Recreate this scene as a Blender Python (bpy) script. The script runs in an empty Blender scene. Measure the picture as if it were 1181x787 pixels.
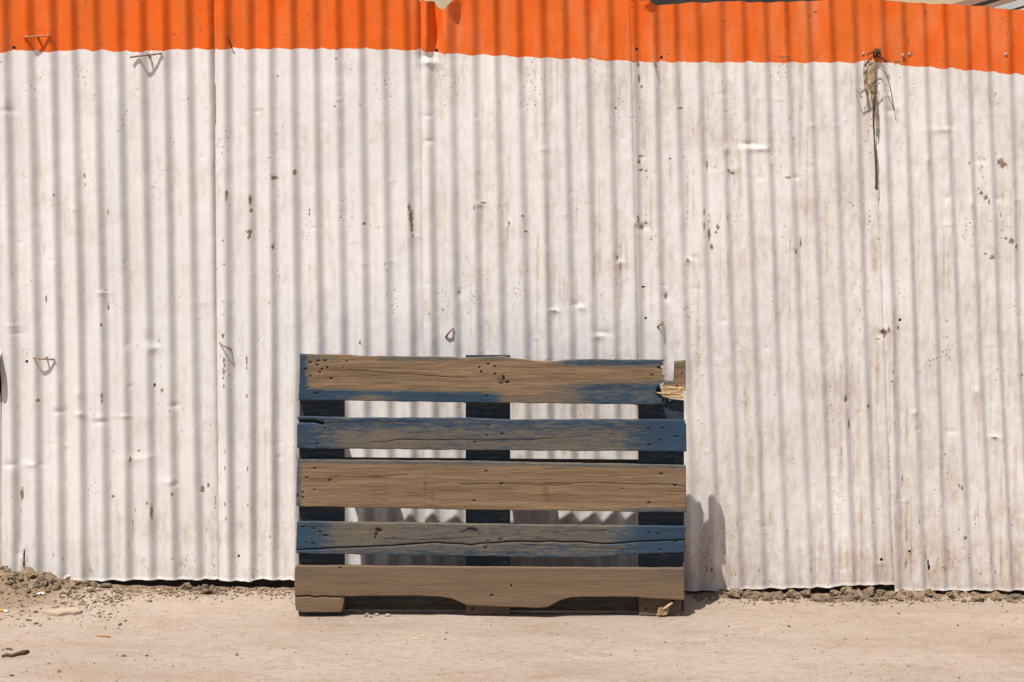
import bpy, bmesh, math, random
import numpy as np
from mathutils import Vector
from math import sin, cos, tan, pi, radians as R

scene = bpy.context.scene
col = scene.collection
rng = np.random.default_rng(11)
random.seed(5)

# ------------------------------------------------------------------ camera
F = 50 / 36 * 1181.0
CAMY, CAMZ, PITCH = -4.6, 1.374, R(6.66)
SLOPE = 0.0125                                   # the street falls gently to the right

def ray(px, py):
    px = np.asarray(px, float); py = np.asarray(py, float)
    a = (px - 590.5) / F; b = -(py - 393.5) / F
    return a, cos(PITCH) + b * sin(PITCH), -sin(PITCH) + b * cos(PITCH)

def on_wall(px, py, Y=0.0):
    a, b, c = ray(px, py)
    s = (Y - CAMY) / b
    return a * s, CAMZ + c * s

def on_ground(px, py, z0=0.0):
    a, b, c = ray(px, py)
    s = (z0 - CAMZ) / (c + SLOPE * a)
    return a * s, CAMY + b * s, CAMZ + c * s

# ------------------------------------------------------------------ noise
_T = rng.random((256, 256)).astype(np.float64)
def vnoise(x, y, seed=0):
    x = np.asarray(x, float) + seed * 17.31; y = np.asarray(y, float) + seed * 7.77
    xi = np.floor(x).astype(int); yi = np.floor(y).astype(int)
    fx = x - xi; fy = y - yi
    fx = fx * fx * (3 - 2 * fx); fy = fy * fy * (3 - 2 * fy)
    x0 = xi & 255; x1 = (xi + 1) & 255; y0 = yi & 255; y1 = (yi + 1) & 255
    return (_T[x0, y0] * (1 - fx) + _T[x1, y0] * fx) * (1 - fy) + (_T[x0, y1] * (1 - fx) + _T[x1, y1] * fx) * fy
def fbm(x, y, seed=0, o=4):
    t = 0; a = 0.5; n = 0
    for k in range(o):
        t = t + a * vnoise(x * 2 ** k, y * 2 ** k, seed + k); n += a; a *= 0.5
    return t / n
def sstep(a, b, x):
    t = np.clip((np.asarray(x, float) - a) / (b - a), 0, 1)
    return t * t * (3 - 2 * t)

# ------------------------------------------------------------------ object helpers
def tag(o, label=None, cat=None, group=None, kind=None):
    if label: o['label'] = label
    if cat: o['category'] = cat
    if group: o['group'] = group
    if kind: o['kind'] = kind
    return o

def empty(name, loc=(0, 0, 0), rot=(0, 0, 0)):
    o = bpy.data.objects.new(name, None); col.objects.link(o)
    o.location = loc; o.rotation_euler = rot; o.empty_display_size = 0.1
    return o

def link(name, me, mat=None, parent=None):
    o = bpy.data.objects.new(name, me); col.objects.link(o)
    if mat: me.materials.append(mat)
    if parent: o.parent = parent
    return o

def mesh_np(name, co, faces, smooth=True, attrs=None):
    me = bpy.data.meshes.new(name)
    co = np.asarray(co, np.float32); faces = np.asarray(faces, np.int32)
    n = faces.shape[1]
    me.vertices.add(len(co)); me.vertices.foreach_set('co', co.ravel())
    me.loops.add(faces.size); me.loops.foreach_set('vertex_index', faces.ravel())
    me.polygons.add(len(faces))
    me.polygons.foreach_set('loop_start', np.arange(0, faces.size, n, dtype=np.int32))
    me.polygons.foreach_set('use_smooth', np.full(len(faces), smooth))
    me.update(calc_edges=True)
    for k, v in (attrs or {}).items():
        a = me.attributes.new(k, 'FLOAT', 'POINT')
        a.data.foreach_set('value', np.asarray(v, np.float32).ravel())
    return me

def grid_faces(nr, nc, off=0, flip=False):
    i = np.arange(nr * nc).reshape(nr, nc) + off
    q = [i[:-1, :-1], i[:-1, 1:], i[1:, 1:], i[1:, :-1]]
    if flip: q = q[::-1]
    return np.stack([a.ravel() for a in q], 1)

def mesh_py(name, verts, faces, smooth=False):
    me = bpy.data.meshes.new(name); me.from_pydata([tuple(v) for v in verts], [], faces)
    for p in me.polygons: p.use_smooth = smooth
    me.update(); return me

def tube(pts, r, n=7):
    pts = [Vector(p) for p in pts]
    V = []; Fc = []
    for i, p in enumerate(pts):
        d = (pts[min(i + 1, len(pts) - 1)] - pts[max(i - 1, 0)]).normalized()
        a = d.cross(Vector((0.3, 0.2, 1)) if abs(d.z) < .9 else Vector((1, 0, 0))).normalized(); b = d.cross(a)
        rr = r[i] if isinstance(r, (list, tuple)) else r
        for k in range(n):
            t = 2 * pi * k / n
            V.append(p + a * rr * cos(t) + b * rr * sin(t))
    for i in range(len(pts) - 1):
        for k in range(n):
            Fc.append((i * n + k, i * n + (k + 1) % n, (i + 1) * n + (k + 1) % n, (i + 1) * n + k))
    Fc.append(tuple(range(n))[::-1]); Fc.append(tuple(range((len(pts) - 1) * n, len(pts) * n)))
    return V, Fc

def join(parts):
    V = []; Fc = []
    for v, f in parts:
        o = len(V); V += list(v); Fc += [tuple(i + o for i in q) for q in f]
    return V, Fc

def box_mesh(name, x0, x1, y0, y1, z0, z1, bev=0.004):
    bm = bmesh.new(); bmesh.ops.create_cube(bm, size=1)
    for v in bm.verts:
        v.co = ((x0 + x1) / 2 + v.co.x * (x1 - x0), (y0 + y1) / 2 + v.co.y * (y1 - y0), (z0 + z1) / 2 + v.co.z * (z1 - z0))
    if bev: bmesh.ops.bevel(bm, geom=bm.edges[:], offset=bev, segments=2, affect='EDGES', profile=.6)
    me = bpy.data.meshes.new(name); bm.to_mesh(me); bm.free(); return me

# ------------------------------------------------------------------ materials
class NT:
    def __init__(s, name):
        s.m = bpy.data.materials.new(name); s.m.use_nodes = True
        s.t = s.m.node_tree; s.t.nodes.clear()
        s.out = s.t.nodes.new('ShaderNodeOutputMaterial'); s.b = s.t.nodes.new('ShaderNodeBsdfPrincipled')
        s.t.links.new(s.b.outputs[0], s.out.inputs[0])
        s.b.inputs['Specular IOR Level'].default_value = .3
        s.tc = s.t.nodes.new('ShaderNodeTexCoord').outputs['Object']
    def lk(s, a, inp):
        if hasattr(a, 'is_output') or isinstance(a, bpy.types.NodeSocket): s.t.links.new(a, inp)
        else: inp.default_value = a
    def attr(s, n):
        a = s.t.nodes.new('ShaderNodeAttribute'); a.attribute_name = n; return a.outputs['Fac']
    def sc(s, v, loc=(0, 0, 0), rot=(0, 0, 0)):
        m = s.t.nodes.new('ShaderNodeMapping'); m.inputs['Scale'].default_value = v
        m.inputs['Location'].default_value = loc; m.inputs['Rotation'].default_value = rot
        s.lk(s.tc, m.inputs['Vector']); return m.outputs[0]
    def noise(s, scale=(1, 1, 1), loc=(0, 0, 0), detail=5, rough=.6, dist=0, rot=(0, 0, 0)):
        n = s.t.nodes.new('ShaderNodeTexNoise'); s.lk(s.sc(scale, loc, rot), n.inputs['Vector'])
        n.inputs['Scale'].default_value = 1; n.inputs['Detail'].default_value = detail
        n.inputs['Roughness'].default_value = rough; n.inputs['Distortion'].default_value = dist
        return n.outputs['Fac']
    def voro(s, scale, loc=(0, 0, 0), rnd=1):
        n = s.t.nodes.new('ShaderNodeTexVoronoi'); s.lk(s.sc(scale, loc), n.inputs['Vector'])
        n.inputs['Scale'].default_value = 1; n.inputs['Randomness'].default_value = rnd
        return n.outputs['Distance'], n.outputs['Color']
    def ramp(s, v, a, b, c=0.0, d=1.0, smooth=True):
        n = s.t.nodes.new('ShaderNodeMapRange'); n.interpolation_type = 'SMOOTHSTEP' if smooth else 'LINEAR'
        s.lk(v, n.inputs['Value'])
        for k, q in zip(('From Min', 'From Max', 'To Min', 'To Max'), (a, b, c, d)): n.inputs[k].default_value = q
        return n.outputs['Result']
    def math(s, op, a, b=0.0, c=0.0, clamp=False):
        n = s.t.nodes.new('ShaderNodeMath'); n.operation = op; n.use_clamp = clamp
        s.lk(a, n.inputs[0]); s.lk(b, n.inputs[1]); s.lk(c, n.inputs[2]); return n.outputs[0]
    def mix(s, f, a, b, mode='MIX'):
        n = s.t.nodes.new('ShaderNodeMix'); n.data_type = 'RGBA'; n.blend_type = mode
        s.lk(f, n.inputs[0])
        for i, q in ((6, a), (7, b)):
            if isinstance(q, tuple): n.inputs[i].default_value = (*q, 1)
            else: s.lk(q, n.inputs[i])
        return n.outputs[2]
    def bump(s, h, strength=.3, dist=.01, prev=None):
        n = s.t.nodes.new('ShaderNodeBump'); n.inputs['Strength'].default_value = strength
        n.inputs['Distance'].default_value = dist; s.lk(h, n.inputs['Height'])
        if prev is not None: s.lk(prev, n.inputs['Normal'])
        return n.outputs[0]
    def done(s, color, rough=.8, normal=None):
        if isinstance(color, tuple): s.b.inputs['Base Color'].default_value = (*color, 1)
        else: s.lk(color, s.b.inputs['Base Color'])
        s.lk(rough, s.b.inputs['Roughness'])
        if normal is not None: s.lk(normal, s.b.inputs['Normal'])
        return s.m

def m_sheet():
    s = NT('painted_sheet_metal')
    white = s.mix(s.ramp(s.noise((2.2, 2.2, .8), detail=4), .35, .65), (.80, .765, .745), (.72, .695, .675))
    # roller streaks and thin wash of dust
    white = s.mix(s.ramp(s.noise((70, 70, 1.6), detail=3), .5, .75, 0, .35), white, (.66, .60, .55))
    dirt = s.attr('dirt'); val = s.attr('valley')
    dn = s.noise((16, 16, 5), detail=7, rough=.7)
    dn2 = s.noise((55, 55, 22), (3, 1, 2), detail=6, rough=.72)
    d = s.math('ADD', s.math('MULTIPLY', dirt, .78), s.math('MULTIPLY', s.math('SUBTRACT', dn, .5), 1.2))
    d = s.math('ADD', d, s.math('MULTIPLY', val, .15))
    d = s.math('ADD', d, s.math('MULTIPLY', s.math('SUBTRACT', dn2, .5), 1.5))
    white = s.mix(s.ramp(d, .12, 1.1, 0, .66), white, (.43, .30, .20))
    white = s.mix(s.ramp(d, .85, 1.35, 0, .75), white, (.25, .15, .09))
    org = s.mix(s.ramp(s.noise((9, 9, 3), detail=5), .35, .7), (.78, .118, .004), (.68, .135, .012))
    orn = s.noise((38, 38, 26), (5, 5, 5), detail=6, rough=.75)
    org = s.mix(s.ramp(orn, .57, .74, 0, .75), org, (.42, .11, .03))
    org = s.mix(s.math('MULTIPLY', s.ramp(s.noise((14, 14, 4), (9, 2, 1), detail=5), .40, .72, 0, 1), s.ramp(dirt, .05, .45, .1, .65)), org, (.76, .25, .10))
    edge = s.math('ADD', s.attr('band'), s.math('MULTIPLY', s.math('SUBTRACT', s.noise((120, 120, 120), detail=4), .5), 3.2))
    c = s.mix(s.ramp(edge, -.35, .35), white, org)
    # small flakes and pits
    v, vc = s.voro((85, 85, 60))
    gate = s.math('ADD', s.ramp(s.noise((11, 11, 4.5), (1, 8, 3), detail=4), .46, .74), s.math('MULTIPLY', dirt, .24))
    pit = s.math('MULTIPLY', s.ramp(v, .10, .24, 1, 0), s.ramp(gate, .25, .85))
    c = s.mix(s.math('MULTIPLY', pit, .85), c, (.16, .09, .06))
    v2, vc2 = s.voro((30, 30, 17), (4, 4, 4))
    gate2 = s.ramp(s.noise((19, 19, 9), (11, 8, 3), detail=3), .60, .72)
    pit2 = s.math('MULTIPLY', s.ramp(v2, .07, .15, 1, 0), gate2)
    c = s.mix(s.math('MULTIPLY', pit2, .9), c, (.10, .06, .045))
    rust = s.math('ADD', s.attr('chip'), s.math('MULTIPLY', s.math('SUBTRACT', s.noise((210, 210, 130), detail=5, rough=.7), .5), 2.0))
    c = s.mix(s.ramp(rust, .42, .72, 0, .9), c, s.mix(s.noise((60, 60, 60), detail=2), (.10, .055, .03), (.30, .17, .08)))
    hole = s.attr('hole')
    c = s.mix(s.ramp(hole, .45, .6), c, (.012, .009, .008))
    h = s.noise((95, 95, 40), (2, 2, 7), detail=6, rough=.65)
    n = s.bump(h, .16, .003)
    n = s.bump(s.math('MULTIPLY', s.math('ADD', pit, pit2), -1.0), .5, .002, n)
    n = s.bump(s.noise((20, 20, 9), (6, 1, 1), detail=4), .10, .010, n)
    return s.done(c, s.ramp(d, 0, .8, .52, .85), n)

def m_wood(name='weathered_wood', c1=(.29, .184, .104), c2=(.165, .103, .059), blue=(.016, .051, .100), seed=0.0):
    s = NT(name)
    oi = s.t.nodes.new('ShaderNodeObjectInfo').outputs['Random']
    va = s.t.nodes.new('ShaderNodeVectorMath'); va.operation = 'ADD'
    cb = s.t.nodes.new('ShaderNodeCombineXYZ')
    s.lk(s.math('MULTIPLY', oi, 37.0), cb.inputs[0]); s.lk(s.math('MULTIPLY', oi, 11.0), cb.inputs[2])
    s.lk(s.tc, va.inputs[0]); s.lk(cb.outputs[0], va.inputs[1]); s.tc = va.outputs[0]
    g = s.noise((2.2, 40, 75), (seed, 0, 0), detail=7, rough=.62, dist=.25)
    g2 = s.noise((7, 200, 330), (seed, 3, 0), detail=5, rough=.7)
    blot = s.noise((6, 20, 20), (seed, 0, 5), detail=5, rough=.65)
    c = s.mix(s.ramp(g, .3, .72), c1, c2)
    c = s.mix(s.ramp(g2, .44, .66, 0, .8), c, tuple(q * .42 for q in c2))
    c = s.mix(s.ramp(blot, .48, .74, 0, .6), c, (.165, .125, .09))
    bl = s.attr('blue')
    pn = s.noise((14, 60, 90), (seed, 9, 1), detail=7, rough=.7)
    pf = s.noise((38, 240, 420), (seed, 4, 1), detail=6, rough=.72)
    b = s.math('ADD', s.math('ADD', bl, s.math('MULTIPLY', s.math('SUBTRACT', pn, .5), 1.9)), s.math('MULTIPLY', s.math('SUBTRACT', pf, .5), 1.7))
    grey = (.105, .098, .080)
    c = s.mix(s.ramp(b, -.15, .40, 0, .82), c, grey)
    bc = s.mix(s.ramp(blot, .35, .7), blue, tuple(q * .62 for q in blue))
    c = s.mix(s.ramp(b, .46, 1.0, 0, .9), c, bc)
    dr = s.math('ADD', s.attr('dirt'), s.math('MULTIPLY', s.math('SUBTRACT', s.noise((25, 40, 40), (2, 2, 2), detail=6, rough=.7), .5), .9))
    c = s.mix(s.ramp(dr, .2, .9, 0, .8), c, (.155, .103, .064))
    fresh = s.attr('fresh')
    c = s.mix(fresh, c, (.70, .43, .18))
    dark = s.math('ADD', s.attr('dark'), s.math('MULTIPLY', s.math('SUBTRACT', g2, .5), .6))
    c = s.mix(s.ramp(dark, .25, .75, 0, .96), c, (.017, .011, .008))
    h = s.math('ADD', s.math('MULTIPLY', g, .6), s.math('MULTIPLY', g2, .6))
    n = s.bump(h, .35, .003)
    n = s.bump(s.noise((120, 90, 260), (7, 7, 7), detail=4), .4, .002, n)
    return s.done(c, .85, n)

def m_ground():
    s = NT('dusty_pavement')
    c = s.mix(s.ramp(s.noise((1.1, 2.6, 1), detail=6, rough=.6), .35, .68), (.44, .352, .29), (.36, .28, .22))
    c = s.mix(s.ramp(s.noise((2.0, 14, 1), (3, 3, 0), detail=6, rough=.65, dist=.5), .5, .75, 0, .6), c, (.46, .385, .325))
    c = s.mix(s.ramp(s.noise((5, 9, 1), (1, 7, 0), detail=7, rough=.7), .52, .72, 0, .6), c, (.285, .20, .135))
    so = s.math('ADD', s.attr('soil'), s.math('MULTIPLY', s.math('SUBTRACT', s.noise((14, 22, 1), detail=7, rough=.7), .5), 1.3))
    c = s.mix(s.ramp(so, .3, .8, 0, .92), c, s.mix(s.noise((40, 40, 40), detail=4), (.19, .125, .075), (.33, .225, .14)))
    g = s.noise((260, 260, 260), detail=4, rough=.7)
    c = s.mix(s.ramp(s.noise((34, 48, 34), (2, 9, 0), detail=6, rough=.75), .48, .66, 0, .42), c, (.255, .178, .122))
    c = s.mix(s.ramp(s.noise((.9, 3.2, 1), (7, 2, 0), detail=5), .50, .68, 0, .45), c, (.32, .225, .16))
    c = s.mix(s.ramp(g, .54, .68, 0, .6), c, (.19, .13, .09))
    c = s.mix(s.ramp(g, .32, .46, .4, 0), c, (.58, .48, .40))
    v, vc = s.voro((26, 26, 26))
    c = s.mix(s.math('MULTIPLY', s.ramp(v, .06, .13, 1, 0), s.ramp(s.noise((3, 5, 1), (8, 1, 0), detail=3), .5, .65)), c, (.13, .085, .055))
    h = s.math('ADD', s.noise((30, 55, 30), detail=7, rough=.65), s.math('MULTIPLY', g, .35))
    n = s.bump(s.math('ADD', h, s.math('MULTIPLY', g, .5)), .6, .010)
    n = s.bump(s.noise((9, 26, 9), (5, 5, 5), detail=5), .35, .02, n)
    return s.done(c, .95, n)

def m_simple(name, a, b, scale=(30, 30, 30), rough=.9, bump=.4, dist=.004):
    s = NT(name)
    n = s.noise(scale, detail=6, rough=.68)
    return s.done(s.mix(s.ramp(n, .3, .7), a, b), rough, s.bump(n, bump, dist))

M_SHEET = m_sheet()
M_WOOD = m_wood()
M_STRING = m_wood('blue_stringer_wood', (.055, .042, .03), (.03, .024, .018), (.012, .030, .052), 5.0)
M_RAIL = m_simple('old_timber', (.05, .036, .027), (.028, .02, .015), (4, 60, 60))
M_GROUND = m_ground()
M_CLOD = m_simple('dry_earth', (.35, .255, .165), (.20, .14, .088), (45, 45, 45), bump=.7, dist=.006)
M_CLOD2 = m_simple('grey_earth', (.27, .21, .15), (.16, .12, .085), (45, 45, 45), bump=.7, dist=.006)
M_WIRE = m_simple('rusty_wire', (.36, .27, .20), (.16, .085, .05), (200, 200, 200), .6)
M_WIRE_O = m_simple('orange_splashed_wire', (.62, .28, .14), (.25, .09, .04), (200, 200, 200), .6)
M_TAPE = m_simple('tan_plastic_tape', (.50, .36, .22), (.30, .21, .13), (30, 30, 60), .45, .3)
M_TAPE_SHADE = m_simple('shaded_tape', (.17, .135, .12), (.085, .066, .055), (30, 30, 60), .6)  # darker copy of the tape, its shaded side put into the colour
M_KNOT = m_simple('rusty_scrap', (.16, .07, .03), (.05, .025, .015), (90, 90, 90))
M_WHITE = m_simple('white_stone', (.62, .58, .53), (.50, .45, .40), (40, 40, 40))
M_PAPER = m_simple('paper', (.85, .82, .82), (.75, .72, .74), (40, 40, 40))
M_SLAB = m_simple('pale_chip', (.44, .35, .265), (.33, .25, .175), (25, 25, 25))
M_TWIG = m_simple('twig_bark', (.13, .085, .05), (.07, .045, .03), (60, 60, 60))
M_STRAW = m_simple('dry_straw', (.55, .27, .12), (.42, .20, .09), (60, 60, 60))
M_FILTER = m_simple('cigarette_filter', (.68, .36, .09), (.60, .30, .07), (200, 200, 200))
M_FRESH = m_simple('fresh_splinter', (.72, .52, .29), (.50, .33, .16), (20, 160, 220))
M_CREAM = m_simple('cream_plaster', (.66, .56, .38), (.58, .48, .32), (3, 3, 3))
M_DARKW = m_simple('dark_opening', (.06, .055, .055), (.035, .03, .03), (5, 5, 5))
M_BEAM = m_simple('painted_beam', (.42, .26, .19), (.30, .19, .13), (4, 40, 40))
M_ROOF = m_simple('pale_roof_sheet', (.62, .62, .63), (.52, .52, .53), (6, 6, 6))
M_STEEL = m_simple('galvanised_screw', (.45, .42, .40), (.30, .26, .23), (300, 300, 300), .5)

# ------------------------------------------------------------------ ground
def axis(lo, hi, step, far):
    core = list(np.arange(lo, hi + 1e-6, step)); up = []; s = step; x = hi
    while x < far: s *= 1.35; x += s; up.append(x)
    dn = []; s = step; x = lo
    while x > -far: s *= 1.35; x -= s; dn.append(x)
    return np.array(dn[::-1] + core + up)
gx = axis(-2.2, 2.2, .0085, 260); gy = axis(-1.2, .2, .0065, 260)
GX, GY = np.meshgrid(gx, gy)
def ground_parts(x, y):
    near = np.exp(-(np.maximum(np.abs(y + .3) - .7, 0) / 1.0) ** 2)
    z = -SLOPE * x * np.exp(-(np.maximum(np.abs(x) - 4, 0) / 6) ** 2)
    z = z + near * ((fbm(x * 1.3, y * 1.9, 3) - .5) * .010 + (fbm(x * 9, y * 16, 5) - .5) * .006)
    # earth bank thrown up against the fence, mostly at the left end
    w = x + 1.66
    bank = np.where(w < 0, 1.0, np.exp(-(np.maximum(w, 0) / .20) ** 2)) * np.exp(-((y + .03) / .13) ** 2)
    lip = np.exp(-((y + .0) / .045) ** 2) * (0.35 + .65 * vnoise(x * 7, y * 3, 9)) * sstep(-1.5, -1.3, x)
    lip = lip * (1 - .9 * np.exp(-((x + .85) / .33) ** 2)) * sstep(.05, .75, x + .5 * (x < -.9))
    lump = np.maximum(fbm(x * 28, y * 34, 12, 4) - .42, 0)
    z = z + bank * (.036 + .09 * lump + .02 * fbm(x * 9, y * 9, 8)) + lip * (.006 + .075 * lump)
    soil = .95 * bank + .9 * lip + .9 * np.exp(-((x + 1.75) / .36) ** 2 - ((y + .16) / .22) ** 2) + .75 * np.exp(-(y / .035) ** 2)
    soil = soil + sstep(.02, .10, y)
    return z, np.clip(soil, 0, 1.2)
GZ, GS = ground_parts(GX, GY)
me = mesh_np('ground', np.stack([GX, GY, GZ], -1).reshape(-1, 3), grid_faces(len(gy), len(gx)), True, {'soil': GS})
tag(link('ground', me, M_GROUND), kind='structure')
def gz(x, y): return float(ground_parts(np.array(x, float), np.array(y, float))[0])

# ------------------------------------------------------------------ the corrugated fence
fence = tag(empty('corrugated_fence', (0, 0, 0)), 'white corrugated sheet metal fence with an orange painted top band', 'fence')
AMP = .0060
ROWS = (105, 385, 625)
def ext(a, n0, n1, step=26.3):
    a = list(a); return [a[0] - step * k for k in range(n0, 0, -1)] + a + [a[-1] + step * k for k in range(1, n1 + 1)]
BANDS = {
 1: ([10.7,38,64,88,114,141,167.6,194,220.5],[17.8,44.5,69.9,95,120.6,147.3,174,199.4,226],[20,46,73,98,124.5,150,177,203,231]),
 2: ([264,291,314.7,340.6,366.5,392.7,419.4,445.3,471.4],[265.4,293.4,317.5,345,371,397.8,423.7,449.9,477.8],[268,292.8,318,345,372,399,426,453,480]),
 3: ([498,523.5,550,575,602,629,654.6,680,706.7],[502,528.6,554,581,609,634,661,686.4,712],[505,532,558,585,612,638,665,691,717]),
 4: ([734.6,759,783,809.5,836,861.6,887,911.5,937,963.5,989.7],[739.7,765,793,818.4,845,871.8,897,923,948.3,975,999],[744,770,802,828,854,881,907,935,959,984,1009]),
 5: ([1022,1046,1070,1094,1119.8,1142.6,1168,1193],[1032,1056,1081.7,1105.8,1130,1153,1175.6,1200],[1037,1065,1090,1118,1143,1165,1187,1212]),
}
def sheet_t(k, px, py):
    b = BANDS[k]; A = [np.array(ext(q, 3, 5)) for q in b]
    px, py = np.broadcast_arrays(np.asarray(px, float), np.asarray(py, float))
    idx = np.arange(len(A[0])) - 3.0
    t = np.stack([np.interp(px, a, idx) for a in A])
    f1 = np.clip((py - 105) / 280, -.5, 1); f2 = np.clip((py - 385) / 240, 0, 1.3)
    return np.where(py < 385, t[0] + (t[1] - t[0]) * f1, t[1] + (t[2] - t[1]) * f2)

BORDER = ([-400,0,30,60,100,150,200,246,250,300,400,480,487,500,520,600,700,735,800,880,990,1003,1020,1050,1100,1181,1600],
          [62,60,58,60,58,60,58,57,56,57,56.5,59,57,61,62,66,69,71,72,72,72,70,72,77,79,87,92])
# dents: px, py, rx, ry, depth(m, + = toward the viewer)
DENTS = [(863,166,9,3,-.006),(876,172,12,3,.006),(888,176,4,8,-.005),(838,172,5,5,.005),(815,190,4,7,-.005),(846,196,5,4,.004),
 (735,257,5,4,.005),(742,262,6,3,-.004),(794,300,4,5,.006),(800,297,5,3,-.004),(712,300,3,5,-.005),(716,303,5,3,.004),(769,343,4,5,-.005),
 (640,359,6,2.5,.005),(664,352,5,4,-.005),(670,355,5,3,.005),(555,236,5,3,.005),(585,262,5,6,.003),(530,340,3,6,-.004),(690,388,6,4,.005),(696,384,8,3,-.004),
 (1028,128,6,4,-.005),(1034,126,4,6,.004),(1020,380,10,6,.005),(1018,385,5,4,-.007),(1070,185,4,5,.004),(1093,228,4,6,-.005),(1120,235,3,6,.004),(1132,185,5,4,-.004),
 (975,462,4,6,-.005),(1054,476,5,4,.004),(1125,452,4,6,.005),(1148,505,6,3,.004),(1098,498,5,2.5,-.003),(1153,230,5,4,-.004),
 (14,376,9,2,.002),(20,385,7,2,-.002),(12,536,7,3,-.005),(38,536,9,3,.005),(46,536,6,3,-.004),(68,475,6,3,-.004),(92,478,5,3,.004),(112,482,9,4,.004),(116,487,7,3,-.004),
 (146,398,4,7,-.004),(178,402,7,4,.005),(170,392,5,6,-.004),(201,468,5,3,-.004),(196,556,9,4,.004),(202,558,4,4,-.005),(143,480,8,2,.003),(160,530,14,4,.003),(90,455,4,5,.003),
 (118,338,6,2,.003),(124,352,4,7,-.003),(10,128,8,3,-.003),(493,65,6,3,-.007),(495,73,9,3,.006),(505,62,5,3,.004),(495,163,5,3,-.004),
 (918,205,6,3,-.003),(905,68,9,4,.003),(1088,150,12,3,.004),(1100,147,4,6,-.003)]
r2 = np.random.default_rng(77)
for k in range(170):
    x = r2.uniform(0, 1190); y = r2.uniform(85, 660)
    if x < 480 and r2.random() < .45: continue
    DENTS.append((x, y, r2.uniform(2, 6), r2.uniform(1.3, 3), r2.choice([-1, 1]) * r2.uniform(.0006, .0022)))
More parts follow.
